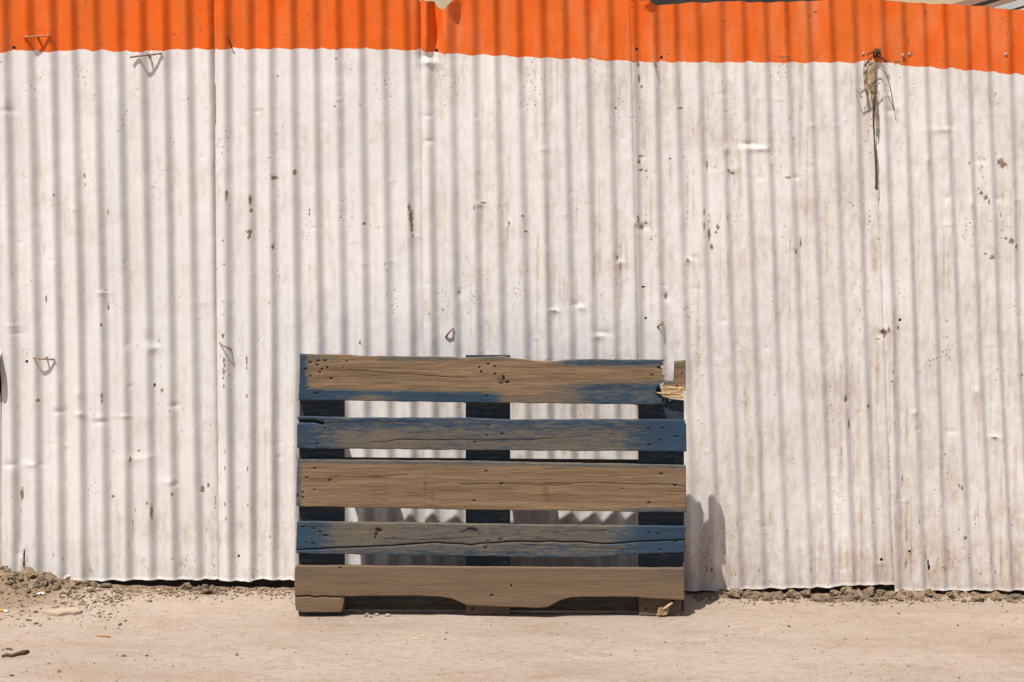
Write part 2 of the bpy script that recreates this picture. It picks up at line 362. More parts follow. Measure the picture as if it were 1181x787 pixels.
# rust chips and scratches: px, py, rx, ry
CHIPS = [(262,225,1.6,7),(289,231,2,8),(290,243,2,3),(288,267,4,3),(288,272,2,5),(258,277,1.5,1.5),(259,305,2.5,1),(258,348,1.3,2),(258,363,1.2,1),(258,387,2,3),
 (259,415,1.7,3),(260,421,1.5,2),(259,428,1.8,4),(258,436,1.5,2),(259,445,1.3,3),(260,520,1,3),(260,540,1,3),(260,581,1,3),(285,415,1.2,6),(285,425,1,5),(285,456,1.5,2.5),(286,540,1,4),(286,582,1,2.5),
 (124,245,1.2,4),(121,335,3,1),(124,355,1.2,4),(117,375,1.2,3),(97,203,2,3),(98,213,1,2),(53,345,1.2,5),(50,290,.8,14),(63,225,1.3,1.5),(118,457,2,4),(118,463,1.2,3),(178,445,1.5,2),(182,467,1,1),(196,474,1.2,1.2),(211,473,1,1),(187,450,2,3),
 (127,560,1.3,8),(130,573,2,2),(170,580,1.4,2.5),(199,570,1.2,3),(156,590,.9,18),(25,570,2.3,8),(44,462,4,2),(31,408,0.1,0.1),
 (237,630,1.7,9),(238,612,1.5,6),(185,622,1.2,6),(153,610,1.1,22),(27,640,1.8,10),(62,640,2,5),(73,645,3,6),(104,657,3,6),(110,660,1.6,5),(261,598,1,3),(275,641,1.6,1.6),
 (320,88,1.6,1.2),(386,123,1.5,1.3),(395,140,.7,9),(388,68,2,1.6),(576,118,1.3,1.3),(472,240,2,6),(475,262,2,9),(474,250,3,12),(476,272,1.2,3),(420,258,3,2),(427,260,1,1),(436,262,1,1),(311,350,1.2,1.2),(452,352,1.2,1.2),(495,362,1.3,1),
 (557,234,4,1.6),(587,258,1.2,4),(529,337,2.5,1.6),(340,199,3,4),(316,205,4,3),(315,285,2,3),(357,245,1,5),
 (737,90,1.6,6),(740,100,1.3,3),(736,75,2,4),(738,125,1,1),(742,170,1.3,1),(739,180,4,2),(737,186,2,4),(740,196,3,2),(784,125,4,1.4),(773,183,1.6,1.3),(745,198,1.3,1.3),(710,125,1.4,2),(733,140,1,1),
 (793,210,.9,22),(793,250,.9,14),(793,300,2.5,3),(818,255,1.6,12),(818,270,2,10),(821,285,2.5,4),(812,245,1.2,5),(812,262,1,6),(828,262,2,4),(826,268,2,2),(841,197,2.2,3),(845,200,3,1.4),(816,192,1.2,7),
 (736,253,2.4,6),(740,262,2.5,4),(745,257,2,2),(742,331,3,1),(745,367,1.8,1.4),(762,374,3.5,1.5),(638,359,5,1.3),(768,342,2,4),(712,298,1.2,4),(606,267,3,1.5),(603,249,2,1.6),
 (1038,370,1.5,1.5),(1018,382,4,3),(1024,380,2,4),(1012,391,3,1),(1020,386,1.8,4),(1014,402,.8,7),(1012,424,.9,6),(1029,428,1,4),(1028,440,1.3,2),(1036,378,2,2.4),(1035,572,1.2,8),(1041,553,1,5),
 (1132,223,2,3),(1137,228,3,3),(1140,233,1.6,3),(1154,187,4,4),(1158,190,4,3),(1149,177,1.2,1.2),(1166,278,3,4),(1160,275,2,2),(1172,285,2,4),(1144,297,3,3),(1137,293,2,1.5),(1160,220,1.3,1.5),(1118,257,1.2,1.2),(1156,192,3,3),
 (911,137,1.2,1.2),(915,160,1.4,1),(1149,108,1,2.4),(1151,120,.8,2),(908,205,4,2),(924,280,1.5,6),(928,300,.9,10),(893,455,1,1.4),(922,503,1,1),(915,530,.8,6),(1104,530,.8,6),(1106,560,1,3),(1109,563,1.5,3),(979,490,1.6,6),(970,520,1,8),(975,460,2,5),(1001,468,2,3),(1147,505,4,1.5),(1179,433,2,2),(918,290,1.5,4),
 (1017,646,1.6,1.6),(1049,636,1.2,1.2),(1071,651,1.6,6),(1113,620,2.2,3),(1106,611,1.3,1),(1031,615,1.2,5),(1095,640,4,8),(1090,655,4,8),(1045,650,3,9),(1068,640,1.5,14),(1118,640,2,12),(1142,645,2,13),(1149,660,2.5,7),(1130,660,5,6),(1060,600,2,10),(960,660,2,8),(935,655,2,10),(985,658,2.5,9),
 (875,660,2,6),(1013,655,2,8),(1163,590,1.2,14),(1125,600,1.2,18),(1005,600,1.3,20),(958,610,1.2,14),(908,615,1.2,16),(815,655,2,9),(818,620,1.6,8),
 (820,655,1.5,4),(850,600,1,12),(150,530,2,3),(160,520,2,1.5),(233,565,3,4),(240,560,2,3),(248,580,1.2,20),(175,590,2,10),(43,35,1.6,1.6),(16,55,2.5,2),(90,32,1.4,1.4),(99,3,2,2),(189,22,1.2,1.2),(200,40,2,1.5),(204,46,1.2,1),(66,20,1,3),
 (329,40,1.5,1.5),(439,30,1.1,1.1),(472,32,1.2,1.4),(381,30,1.1,1),(734,57,2.2,2.2),(763,66,2.4,2.6),(770,63,3,.9),(907,11,2,1.5),(934,19,2,1.6),(941,14,3,1.2),(932,28,1.2,1),(806,45,1.4,1.4),(836,25,2,1.4),(841,30,1.5,1),(855,30,2,1),(903,66,9,1.6),(1048,48,1.2,7),(1035,72,4,2),(1042,70,3,3),(1070,75,3,1.2),(1051,62,3,2),(1024,70,3,1.6),(1120,15,1.6,1.2),(1067,15,1.6,3),(1090,40,1.3,1.3)]
HOLES = [(503.5,58,2,2),(763,66,1.5,1.6),(16,55,2,1.6),(31,417,1.6,1.6),(275,642,1.3,1.3),(1017,646,1.6,1.6),(1049,636,1.3,1.3),(1071,649,1.2,5),(1072,655,1.1,3),(734,57,1.4,1.4),(745,367,1.3,1),(1038,369,1.5,1.5),(742,331,2,.8),(28,640,1,9),(28,650,1.3,7),(773,183,1,.9),(178,444,1.2,1.4)]

def spots(px, py, L):
    o = np.zeros_like(px)
    for (x, y, rx, ry) in L:
        if x < px.min() - 30 or x > px.max() + 30: continue
        amp = .62 if ry > 6 * rx else (.55 if (y > 590 and ry > 4) else .92)
        rx = max(rx, .9); ry = max(ry, .9)
        o = np.maximum(o, amp * np.exp(-((px - x) / rx) ** 2 * .7 - ((py - y) / ry) ** 2 * .7))
    return o

def sheet_h(k, px, py, L, Rr):
    t = sheet_t(k, px, py)
    wob = .86 + .28 * vnoise(px * .02, py * .006, 40 + k)
    ph = 2 * pi * t
    h = -AMP * wob * (np.sin(ph) + .21 * np.sin(2 * ph + .25))
    le = px - L; re = Rr - px
    h = h * sstep(0, 26, re) - .011 * (1 - sstep(0, 26, re)) + .0045 * (1 - sstep(4, 40, le))
    h = h + .005 * (fbm(px * .013, py * .008, 20 + k, 3) - .5) * 2
    h = h + .0009 * (fbm(px * .05, py * .05, 30 + k, 3) - .5) * 2
    for (x, y, rx, ry, d) in DENTS:
        if x < px.min() - 40 or x > px.max() + 40: continue
        h = h + .72 * d * np.exp(-(((px - x) / rx) ** 2 + ((py - y) / ry) ** 2) ** .75)
    if k == 3:   # the crushed fold below the torn top
        g = sstep(75, 40, py)
        h = h - .020 * g * np.exp(-((px - 502) / 5.5) ** 2) + .008 * g * np.exp(-((px - 492) / 5) ** 2) + .006 * g * np.exp(-((px - 513) / 5) ** 2)
        h = h + .022 * np.exp(-((px - 524) / 6) ** 2 - ((py - 2) / 9) ** 2)
    if k == 2:
        h = h - .016 * sstep(476, 490, px) * sstep(110, 60, py)
    if k == 1:   # bottom corner pinched
        h = h + .012 * np.exp(-((px - 25) / 4) ** 2) * sstep(620, 655, py)
    if k == 4:   # sheet bellied out a little beside the pallet
        h = h + .016 * np.exp(-((px - 805) / 48) ** 2) * sstep(450, 560, py)
        h = h + .012 * np.exp(-((px - 748) / 5) ** 2 - ((py - 4) / 5) ** 2)
    return h, t

SH = {  # left edge, right edge, top curve, bottom curve
 1: (lambda y: .4 + 1.6 * sstep(425, 450, y), lambda y: 264 + 0 * y, ([0, 300], [-22, -22]), ([0, 264], [671, 668])),
 2: (lambda y: 247.2 + y * .008, lambda y: 497 + 0 * y, ([240, 468, 480, 489, 497], [-22, -22, -3, 6, 12]), ([248, 290, 305, 315, 325, 334, 345, 500], [669, 670.5, 668, 668.5, 670, 668, 670.5, 673.5])),
 3: (lambda y: 485.5 + y * .008, lambda y: 750 + y * .005, ([485, 492, 500, 506, 511, 517, 524, 535, 760], [-2, 3, 1, 9, 11.5, 6, -2, -22, -20]), ([480, 760], [673, 679])),
 4: (lambda y: 727 + y * .024, lambda y: 1022 + y * .033, ([720, 745, 757, 775, 800, 850, 870, 900, 940, 965, 1000, 1030], [2, 3, 6, 5, 3.3, 1.6, 2.8, 2.2, 1, -1, -4, 0]), ([730, 835, 955, 975, 1050], [679, 680, 677.5, 675, 674.5])),
 5: (lambda y: 1004 + y * .040, lambda y: 1262 + 0 * y, ([1000, 1020, 1060, 1100, 1140, 1150, 1181, 1270], [-4, .5, 4, 5, 8, 10.5, 12, 15]), ([1020, 1181, 1270], [681, 681, 683])),
}
def make_sheet(k, nc=250, nr=520):
    Lf, Rf, top, bot = SH[k]
    u = np.linspace(0, 1, nc)[None, :]; v = np.linspace(0, 1, nr)[:, None]
    yap = -20 + v * 695
    px = Lf(yap) + (Rf(yap) - Lf(yap)) * u
    tp = np.interp(px, *top) + (vnoise(px * .12, px * 0, 4) - .5) * 1.2
    bt = np.interp(px, *bot) + (vnoise(px * .2, px * 0, 5) - .5) * 1.1
    py = tp + (bt - tp) * v
    h, t = sheet_h(k, px, py, Lf(yap), Rf(yap))
    h = h + .002 * sstep(3, 0, bt - py)
    X, Z = on_wall(px, py)
    band = np.interp(px, *BORDER) - py + (h / AMP) * .9 + (fbm(px * .11, px * 0, 52, 3) - .5) * 2.4
    # dirt: washed into the valleys, heavier toward the right-hand sheets and splashed along the bottom
    val = .5 + .5 * np.sin(2 * pi * t - .9)
    n1 = fbm(px * .03, py * .012, 61); n2 = fbm(px * .012, py * .02, 66)
    base = {1: .10, 2: .14, 3: .26, 4: .36, 5: .36}[k]
    splash = sstep(540, 690, py) ** 1.4 * (.10 + .62 * n2) * (1.0 if k >= 4 else .8)
    dirt = base * (.4 + 1.1 * n1) + splash + .16 * sstep(.55, .75, n2)
    drip = sstep(.62, .8, vnoise(px * .35, py * .006, 81)) * sstep(.4, .7, vnoise(px * .05, py * .02, 82))
    dirt = dirt + .35 * drip * (1 if k > 2 else .5)
    # rust runs below the holes and split dents
    for (x, y, rx, ry) in HOLES + [(q[0], q[1], 1, 1) for q in DENTS[:40]]:
        if x < px.min() or x > px.max() or k < 3: continue
        ln = 24 + 40 * ((x * 7.3) % 1)
        dirt = dirt + .34 * np.exp(-((px - x - (py - y) * .03) / 1.8) ** 2) * sstep(-2, 1, py - y) * sstep(ln, 2, py - y) * (.4 + vnoise(px * .5, py * .12, 8))
    chip = spots(px, py, CHIPS); hole = spots(px, py, HOLES) * 1.4
    le = px - Lf(yap)
    band = np.where(spots(px, py, [(816.5, 541, .9, 3), (815.5, 548, .8, 2)]) > .5, 2.0, band)     # stray fleck of the band colour
    if k == 2: band = np.where((le < 1.0) & (py < 145), 2.0, band)
    if k in (2, 5): chip = np.maximum(chip, .55 * np.exp(-(le / 1.2) ** 2) * (vnoise(px, py * .05, 3) > .45))
    co = np.stack([X, -h, Z], -1).reshape(-1, 3)
    me = mesh_np('sheet', co, grid_faces(nr, nc, flip=True), True,
                 {'band': band, 'valley': val * (py > 0), 'dirt': dirt, 'chip': chip, 'hole': hole})
    return link('sheet', me, M_SHEET, fence)
for k in (1, 2, 3, 4, 5): make_sheet(k)

def plain_sheet(x0, x1, ph, ztop, zbot, shadow_flap=False, off=0.0):
    nc, nr = 150, 120
    u = np.linspace(0, 1, nc)[None, :]; v = np.linspace(0, 1, nr)[:, None]
    Z = ztop + (zbot - ztop) * v + 0 * u; X = x0 + (x1 - (.012 * sstep(.72, .66, Z) - .006 if shadow_flap else 0) - x0) * u + 0 * Z; Z = Z - SLOPE * X
    h = AMP * np.cos(2 * pi * X / .0735 + ph) + .004 * (fbm(X * 4, Z * 3, 91, 3) - .5) + off
    if shadow_flap:      # made-up bend, added to cast a shadow on the next sheet
        h = h + .045 * np.exp(-((X - x1) / .03) ** 2) * np.exp(-((Z - .74) / .06) ** 4)
    px = 590.5 + X / 4.6 * F * .99
    band = (Z - 1.735 + .02 * X) * 350
    dirt = .15 + .3 * fbm(X * 9, Z * 3, 71) + .7 * sstep(.4, 0, Z)
    co = np.stack([X, -h, Z], -1).reshape(-1, 3)
    me = mesh_np('sheet', co, grid_faces(nr, nc, flip=True), True,
                 {'band': band, 'valley': .5 + 0 * X, 'dirt': dirt, 'chip': 0 * X, 'hole': 0 * X})
    return link('sheet', me, M_SHEET, fence)
xl = float(on_wall(0, 400)[0])
plain_sheet(xl - .68, xl - .001, .4, 2.0, .02, True, -.006)
plain_sheet(xl - 1.34, xl - .66, 1.4, 2.0, .02)
xr = float(on_wall(1262, 300)[0])
plain_sheet(xr - .03, xr + .68, .9, 1.97, .03, off=.006)
plain_sheet(xr + .62, xr + 1.3, 2.9, 1.97, .03)
for z in (.12, .95, 1.72):
    link('rail', box_mesh('rail', -3.0, 3.05, .030, .075, z - .045, z + .045), M_RAIL, fence)  # lowest rail also put in to block light behind the bottom gap
for x in (-2.6, xl + .005, -.75, .12, .95, 1.8, 2.6):  # second post added behind the left slit to keep it dark
    link('post', box_mesh('post', x - .045, x + .045, .078, .168, -.15, 1.82), M_RAIL, fence)
link('gap_shade_board', box_mesh('gap_shade_board', -3.0, 3.05, .020, .045, -.12, .060, .002), M_RAIL, fence)  # unseen board added behind the bottom gap to keep it dark

def wall_pt(k, px, py, out=0.0):
    h, t = sheet_h(k, np.array([[float(px)]]), np.array([[float(py)]]), SH[k][0](np.array([[float(py)]])), SH[k][1](np.array([[float(py)]])))
    X, Z = on_wall(px, py); return Vector((float(X), -float(h[0, 0]) - out, float(Z)))
def tie_wire(k, a, b, stem, mat, r=.0030, bow=.004):
    A = wall_pt(k, *a, .003); B = wall_pt(k, *b, .003); S = wall_pt(k, *stem, -.002)
    A.y = min(A.y, B.y); B.y = A.y
    pts = [A + (B - A) * q + Vector((0, -bow * sin(pi * q), 0)) for q in np.linspace(0, 1, 9)]
    mid = A + (B - A) * .55 + Vector((0, -bow, 0))
    v, f = join([tube(pts, r), tube([mid, (mid + S) * .5 + Vector((0, 0, .002)), S], r * 1.25)])
    return link('tie_wire', mesh_py('tie_wire', v, f, True), mat, fence)
tie_wire(1, (28.5, 43.5), (60, 41.5), (43, 45), M_WIRE_O)
tie_wire(1, (151, 66.5), (187.5, 62), (173, 66), M_WIRE)
tie_wire(1, (39.5, 412.5), (64, 414.5), (54, 413), M_WIRE)
def prong(k, pts, r, mat):
    v, f = tube([wall_pt(k, x, y, o) for x, y, o in pts], r)
    return link('tie_wire', mesh_py('tie_wire', v, f, True), mat, fence)
prong(2, [(264, 42, .012), (265.5, 50, .006), (267, 55, -.002)], .0022, M_KNOT)
prong(2, [(254, 395, .002), (258, 397.5, .012), (263, 400, .010), (267, 404, .0)], .0022, M_WIRE)
prong(3, [(514, 389, .0), (516.5, 385, .010), (520, 381, .012), (523, 378, .002)], .003, M_WIRE)
prong(4, [(752, 69, .006), (755, 73, .010), (757, 78, .0)], .002, M_WIRE_O)
prong(4, [(758, 377, .0), (761, 374, .009), (765, 371.5, .001)], .003, M_WIRE)
for k, x, y in ((4, 996, 62), (5, 1041, 64), (5, 1049.5, 62.5), (5, 1159.5, 63)):
    p = wall_pt(k, x, y, .001)
    bm = bmesh.new(); bmesh.ops.create_uvsphere(bm, u_segments=12, v_segments=8, radius=.0048)
    for q in bm.verts: q.co.y *= .6
    me = bpy.data.meshes.new('screw'); bm.to_mesh(me); bm.free()
    o = link('screw', me, M_STEEL, fence); o.location = p

# ------------------------------------------------------------------ torn tape on the seam
def ribbon_mesh(name, pts, w, tw, k=5):
    V = []; Fc = []
    n = 40
    q = np.linspace(0, len(pts) - 1, n); idx = np.arange(len(pts))
    xs = np.interp(q, idx, [p[0] for p in pts]); ys = np.interp(q, idx, [p[1] for p in pts]); os_ = np.interp(q, idx, [p[2] for p in pts])
    ws = np.interp(q, idx, w); ts = np.interp(q, idx, tw)
    for i in range(n):
        X, Z = on_wall(xs[i], ys[i]); c = Vector((float(X), -.006 - os_[i], float(Z)))
        for j, s in enumerate((-1, -.33, .33, 1)):
            a = R(ts[i]); wd = ws[i] / 356 * s
            crp = .0016 * sin(i * 1.7 + j * 2.1) + .0012 * sin(i * .8 + j)
            V.append(c + Vector((cos(a) * wd, sin(a) * wd + crp, .001 * sin(i * 2.3 + j))))
    for i in range(n - 1):
        for j in range(3):
            a = i * 4 + j; Fc.append((a, a + 4, a + 5, a + 1))
    me = mesh_py(name, V, Fc, True); return me
tape = tag(empty('torn_tape', tuple(wall_pt(5, 1008, 70, .01))), 'torn tan plastic tape hanging down over a fence seam with rusty wire at its knot', 'tape')
def child_at(o, parent):
    o.parent = parent; o.matrix_parent_inverse = parent.matrix_world.inverted(); return o
bpy.context.view_layer.update()
def sol(o, t):
    m = o.modifiers.new('thickness', 'SOLIDIFY'); m.thickness = t; m.offset = 0; return o
o = sol(link('strip', ribbon_mesh('strip', [(1005, 70, .010), (1004, 84, .012), (1003.5, 98, .013), (1006.5, 112, .012), (1009.5, 128, .010), (1010.5, 143, .009), (1010.5, 158, .008)], [3.2, 4.4, 4.4, 3.4, 1.8, 1.4, .6], [5, -5, 15, 5, 10, -5, 0]), M_TAPE), .0006); child_at(o, tape)
o = sol(link('strip', ribbon_mesh('strip', [(1009, 92, .016), (1006.5, 112, .015), (1005.5, 135, .014), (1006.5, 160, .014), (1008, 180, .016), (1008.5, 200, .018), (1009, 219, .016)], [1.0, 2.2, 2.8, 2.2, 2.4, 2.9, 2.4], [60, 60, 50, 60, 35, 55, 30]), M_TAPE_SHADE), .0006); child_at(o, tape)
o = sol(link('strip', ribbon_mesh('strip', [(997, 70, .006), (995.5, 80, .008), (995.5, 92, .010), (997.5, 104, .013), (999, 111, .012)], [1.1, 1.3, 1.4, 2.2, 1.4], [20, -30, 25, -10, 0]), M_TAPE), .0006); child_at(o, tape)
bm = bmesh.new(); bmesh.ops.create_icosphere(bm, subdivisions=3, radius=1)
for v in bm.verts:
    n = v.co.normalized(); d = .55 + .9 * random.Random(int((n.x * 3.1 + n.y * 7.7 + n.z * 5.3) * 9)).random()
    v.co = n * d
me = bpy.data.meshes.new('knot'); bm.to_mesh(me); bm.free()
o = link('knot', me, M_KNOT); p = wall_pt(5, 1010, 62, .008); o.location = p; o.scale = (.011, .009, .013); child_at(o, tape)
def tape_wire(pts, r, mat=M_WIRE):
    ps = []
    for x, y, out in pts:
        X, Z = on_wall(x, y); ps.append((float(X), -.006 - out, float(Z)))
    v, f = tube(ps, r, 6); child_at(link('wire', mesh_py('wire', v, f, True), mat), tape)
tape_wire([(1008, 80, .010), (1014, 80, .014), (1019, 85, .016), (1023, 95, .016), (1026, 107, .014), (1028, 118, .010), (1031, 128, .002)], .0016)
tape_wire([(986, 105, .006), (990, 108, .012), (998, 103, .018), (1006, 98.5, .020), (1013, 96, .020)], .0018)
tape_wire([(990, 108, .012), (991, 112, .010), (994, 113, .006)], .0016)
tape_wire([(1004, 72, .012), (999, 78, .010), (996, 90, .006), (997, 100, .010), (993, 108, .008)], .0016)
tape_wire([(999, 64, .004), (1006, 60, .012), (1013, 66, .012), (1022, 72, .003)], .0024, M_KNOT)
tape_wire([(1004, 66, .010), (999, 72, .010), (996, 80, .004)], .0024, M_KNOT)
tape_wire([(1007, 68, .014), (1008, 60, .012), (1009, 56, .006)], .0024, M_KNOT)

# ------------------------------------------------------------------ the pallet
LEAN = R(5.4); PY0 = -.292; YAW = .024
pal = tag(empty('wooden_pallet', (0, PY0, 0), (-LEAN, 0, YAW)), 'worn wooden pallet with faded blue paint leaning upright against the fence', 'pallet')
XX = np.array([cos(YAW), sin(YAW), 0])
UX = np.array([-sin(YAW) * sin(LEAN), cos(YAW) * sin(LEAN), cos(LEAN)]); NX = np.array([-sin(YAW) * cos(LEAN), cos(YAW) * cos(LEAN), -sin(LEAN)])
def on_pallet(px, py, d=0.0):
    a, b, c = ray(px, py)
    s = ((PY0 - CAMY) * NX[1] + (0 - CAMZ) * NX[2] + d) / (a * NX[0] + b * NX[1] + c * NX[2])
    x = a * s; y = CAMY + b * s - PY0; z = CAMZ + c * s
    return x * XX[0] + y * XX[1], x * UX[0] + y * UX[1] + z * UX[2]

def polyd(px, py, pts):
    d = np.full(px.shape, 1e9)
    for (x0, y0), (x1, y1) in zip(pts[:-1], pts[1:]):
        vx, vy = x1 - x0, y1 - y0; L2 = vx * vx + vy * vy
        t = np.clip(((px - x0) * vx + (py - y0) * vy) / L2, 0, 1)
        d = np.minimum(d, np.hypot(px - x0 - t * vx, py - y0 - t * vy))
    return d

def plank(name, top, bot, left, right, thick, d0=0.0, nails=(), cracks=(), blue=lambda x, y: 0 * x, dirt=0.0, fresh=None, mat=None, step=.0024, rough=.7, knots=(), seed=0, parent=pal):
    xs0, xs1 = min(left[1]), max(right[1])
    wpx = xs1 - xs0; hpx = max(np.max(bot[1]) - np.min(top[1]), 4)
    nc = max(8, int(wpx / 375 / step)); nr = max(6, int(hpx / 375 / step))
    u = np.linspace(0, 1, nc)[None, :]; v = np.linspace(0, 1, nr)[:, None]
    L = np.interp(v, *left); Rr = np.interp(v, *right)
    px = L + (Rr - L) * u
    tp = np.interp(px, *top) + (fbm(px * .06, px * 0 + seed, seed + 3) - .5) * rough * 2
    bt = np.interp(px, *bot) + (fbm(px * .06, px * 0 + seed, seed + 6) - .5) * rough * 2
    py = tp + (bt - tp) * v
    x, z = on_pallet(px, py, d0)
    # rounded, worn arrises
    e = np.minimum(np.minimum((px - L), (Rr - px)), np.minimum(py - tp, bt - py)) / 375
    rr = .0035
    y = d0 + np.where(e < rr, rr - np.sqrt(np.maximum(rr ** 2 - (rr - e) ** 2, 0)), 0) * .8
    y = y + (fbm(px * .012, py * .10, seed + 11) - .5) * .0020 + (fbm(px * .10, py * .9, seed + 15, 3) - .5) * .0005
    dark = np.zeros_like(px)
    for q in nails:
        nx, ny = q[0], q[1]; rx = q[2] if len(q) > 2 else 1.5; ry = q[3] if len(q) > 3 else 1.1
        g = np.exp(-((px - nx) / rx) ** 2 - ((py - ny) / ry) ** 2)
        dark = np.maximum(dark, g * 1.25); y = y + g * .003
        dark = np.maximum(dark, .32 * np.exp(-((px - nx) / (rx * 3.5)) ** 2 - ((py - ny) / (ry * 1.8)) ** 2))
    for pts, w, dep in cracks:
        d = polyd(px, py + (vnoise(px * .06, py * 0, seed + 2) - .5) * 1.6, pts); g = np.exp(-(d / w) ** 2)
        dark = np.maximum(dark, g); y = y + g * dep
    for kx, ky, rx, ry in knots:
        r = np.hypot((px - kx) / rx, (py - ky) / ry)
        r = r + (fbm(px * .12, py * .12, seed + 31) - .5) * 1.1; dark = np.maximum(dark, .44 * np.exp(-(r / .95) ** 2))
    bl = blue(px, py) + 0 * px
    dr = (dirt(px, py) if callable(dirt) else dirt) + 0 * px
    fr = (fresh(px, py) if fresh else 0) + 0 * px
    front = np.stack([x, y, z], -1).reshape(-1, 3)
    back = np.stack([x, d0 + thick + 0 * x, z], -1).reshape(-1, 3)
    n = nr * nc
    fs = [grid_faces(nr, nc, 0, True), grid_faces(nr, nc, n, False)]
    i = np.arange(n).reshape(nr, nc)
    ring = np.concatenate([i[0, :], i[1:, -1], i[-1, -2::-1], i[-2:0:-1, 0]])
    nxt = np.roll(ring, -1)
    fs.append(np.stack([ring, nxt, nxt + n, ring + n], 1))
    A = lambda q: np.concatenate([q.ravel(), q.ravel()])
    Ab = lambda q: np.concatenate([q.ravel(), q.ravel() * .55])
    me = mesh_np(name, np.concatenate([front, back]), np.concatenate(fs), False,
                 {'blue': Ab(bl), 'dirt': A(dr), 'fresh': A(fr), 'dark': A(dark)})
    bmx = bmesh.new(); bmx.from_mesh(me); bmesh.ops.recalc_face_normals(bmx, faces=bmx.faces[:]); bmx.to_mesh(me); bmx.free()
    return link(name, me, mat or M_WOOD, parent)

def blob(x, y, cx, cy, rx, ry, p=2): return np.exp(-np.abs((x - cx) / rx) ** p - np.abs((y - cy) / ry) ** p)
TH = .0225
# top deck board, right end snapped off
B1T = ([345, 360, 400, 415, 430, 500, 540, 580, 595, 620, 640, 655, 680, 720, 768], [409, 408.5, 409, 410.5, 411, 411.5, 412.5, 411.5, 413.5, 416.5, 417.3, 415.3, 414.5, 415, 415.5])
B1B = ([343, 400, 480, 540, 590, 680, 740, 768], [462, 462.3, 463.5, 464.5, 465, 466, 467, 466])
plank('deck_board', B1T, B1B, ([0, .12, .5, 1], [349, 346.5, 345.5, 344]),
      ([0, .06, .10, .16, .22, .30, .36, .42, .48, .53, .58, .63, .70, .8, .9, 1], [767, 764, 766.5, 761.5, 765, 763, 767, 764.5, 767.5, 763, 760.5, 757.5, 757, 758, 763, 764]),
      TH, nails=[(358,418,1.6,1.2),(367,416.5,2,1.1),(375,416,2.6,1.1),(366,421,1.8,1.2),(352.5,426,2,1),(371.5,426,1.4,1.2),(377.5,424,1.5,1.2),(369,429.5,1.5,1.2),(382,437,2.2,1.1),(400,417,1.2,.9),(396,424,1,.8),(358,434,1.5,1),(365,454,2.2,1.1),(355,447,2,.7),
      (553,424,1.4,1.1),(555,429,1.2,1.6),(571,423,1.5,1.2),(571,431.5,1.6,1.2),(581,436,1.4,3.2),(585,441,3,1.2),(578,442,3,.8),(563,420,2.5,1),(562,457,1.6,1.1),(752,432.5,2,1),(762,425,3.5,1),(760,424,2,1.2)],
      cracks=[([(400, 427), (470, 431), (540, 436)], .55, .0007)],
      knots=[(578, 437, 9, 8), (547, 425, 6, 7)],
      blue=lambda x, y: np.maximum.reduce([1.15 * sstep(365, 347, x), 1.2 * sstep(443, 453, y + (x - 345) * -.02) * sstep(600, 560, x) - .55 * blob(x, y, 425, 460, 35, 5), .95 * sstep(437, 447, y - (x - 640) * -.02) * sstep(600, 690, x),
         .72 * sstep(421, 414, y) * sstep(430, 440, x) * sstep(545, 510, x), .5 * sstep(425, 416, y) * sstep(410, 365, x), .95 * sstep(428, 419, y) * sstep(615, 665, x), .75 * blob(x, y, 565, 413, 25, 4), .45 * sstep(445, 460, y)]) * 1.35 - .42,
      seed=1)
# second board, split at its left end
plank('deck_board', ([342, 350, 400, 540, 592, 700, 792], [480.5, 481, 482, 482.3, 484.5, 484, 484.5]), ([342, 500, 792], [517, 519, 521.2]), ([0, .08, .1, .24, .26, 1], [343, 343, 344, 344, 342.5, 342.5]), ([0, .1, .12, 1], [790, 790.5, 791.5, 792]),
      TH, nails=[(375,494,1.4,1.1),(563,490.5,2,.9),(562,502.5,1.4,.9),(579,500.5,1.8,1),(548,510,2.2,1),(748,495,1.4,.9),(765,494,2.6,.8),(779.5,504,2.4,1),(761,508,1.8,.9),(749,513.5,2.2,1),(366,512,1.6,1),(363,477,1,.6)],
      cracks=[([(343, 486), (352, 486.5), (362, 486), (372, 489)], 1.7, .012), ([(372, 489), (420, 486), (480, 487)], .5, .001), ([(428, 511), (460, 507), (560, 508), (640, 506)], .6, .0012)],
      blue=lambda x, y: np.maximum.reduce([1.05 * sstep(450, 345, x), 1.3 * sstep(650, 785, x), .64 + .25 * sstep(500, 486, y) - .30 * blob(x, y, 440, 510, 60, 10) - .2 * blob(x, y, 650, 516, 60, 8)]), seed=2)
# third board: bare brown
plank('deck_board', ([342, 400, 560, 660, 791], [530.5, 530.8, 532.5, 534.5, 537]), ([341, 500, 560, 650, 791], [584, 587.5, 588.5, 589.5, 591.2]), ([0, .5, 1], [343, 341.8, 341.5]), ([0, 1], [791.2, 791.5]),
      TH, nails=[(363,540.5,2,1),(380,554,2.2,1.1),(354,551,2,.8),(363,565,1.3,1),(349.5,568,1.5,1),(349.5,574,1.8,1),(343,572,1.5,2.5),(561,543.5,1.8,1),(578.5,558,2.2,1.4),(547,577.5,2.6,1),(762.5,546.5,2.4,1.1),(778.5,560,2,1.2),(748.5,580,2.2,1.1),(791,558,1,1),(718,564,1,.8)],
      cracks=[([(530, 557.5), (600, 558), (690, 556.5), (790, 560)], .6, .0006), ([(380, 550), (470, 548)], .5, .0005)],
      knots=[(491, 560, 4, 20), (499, 572, 4, 16), (630, 568, 12, 16)],
      blue=lambda x, y: np.maximum.reduce([.75 * sstep(537, 532, y - (x - 342) * .014), .8 * sstep(350, 345, x), .85 * sstep(583, 588, y - (x - 750) * .014) * sstep(690, 740, x), .30 * sstep(582, 588, y - (x - 590) * .014)]) * 1.35 - .42, dirt=.05, seed=3)
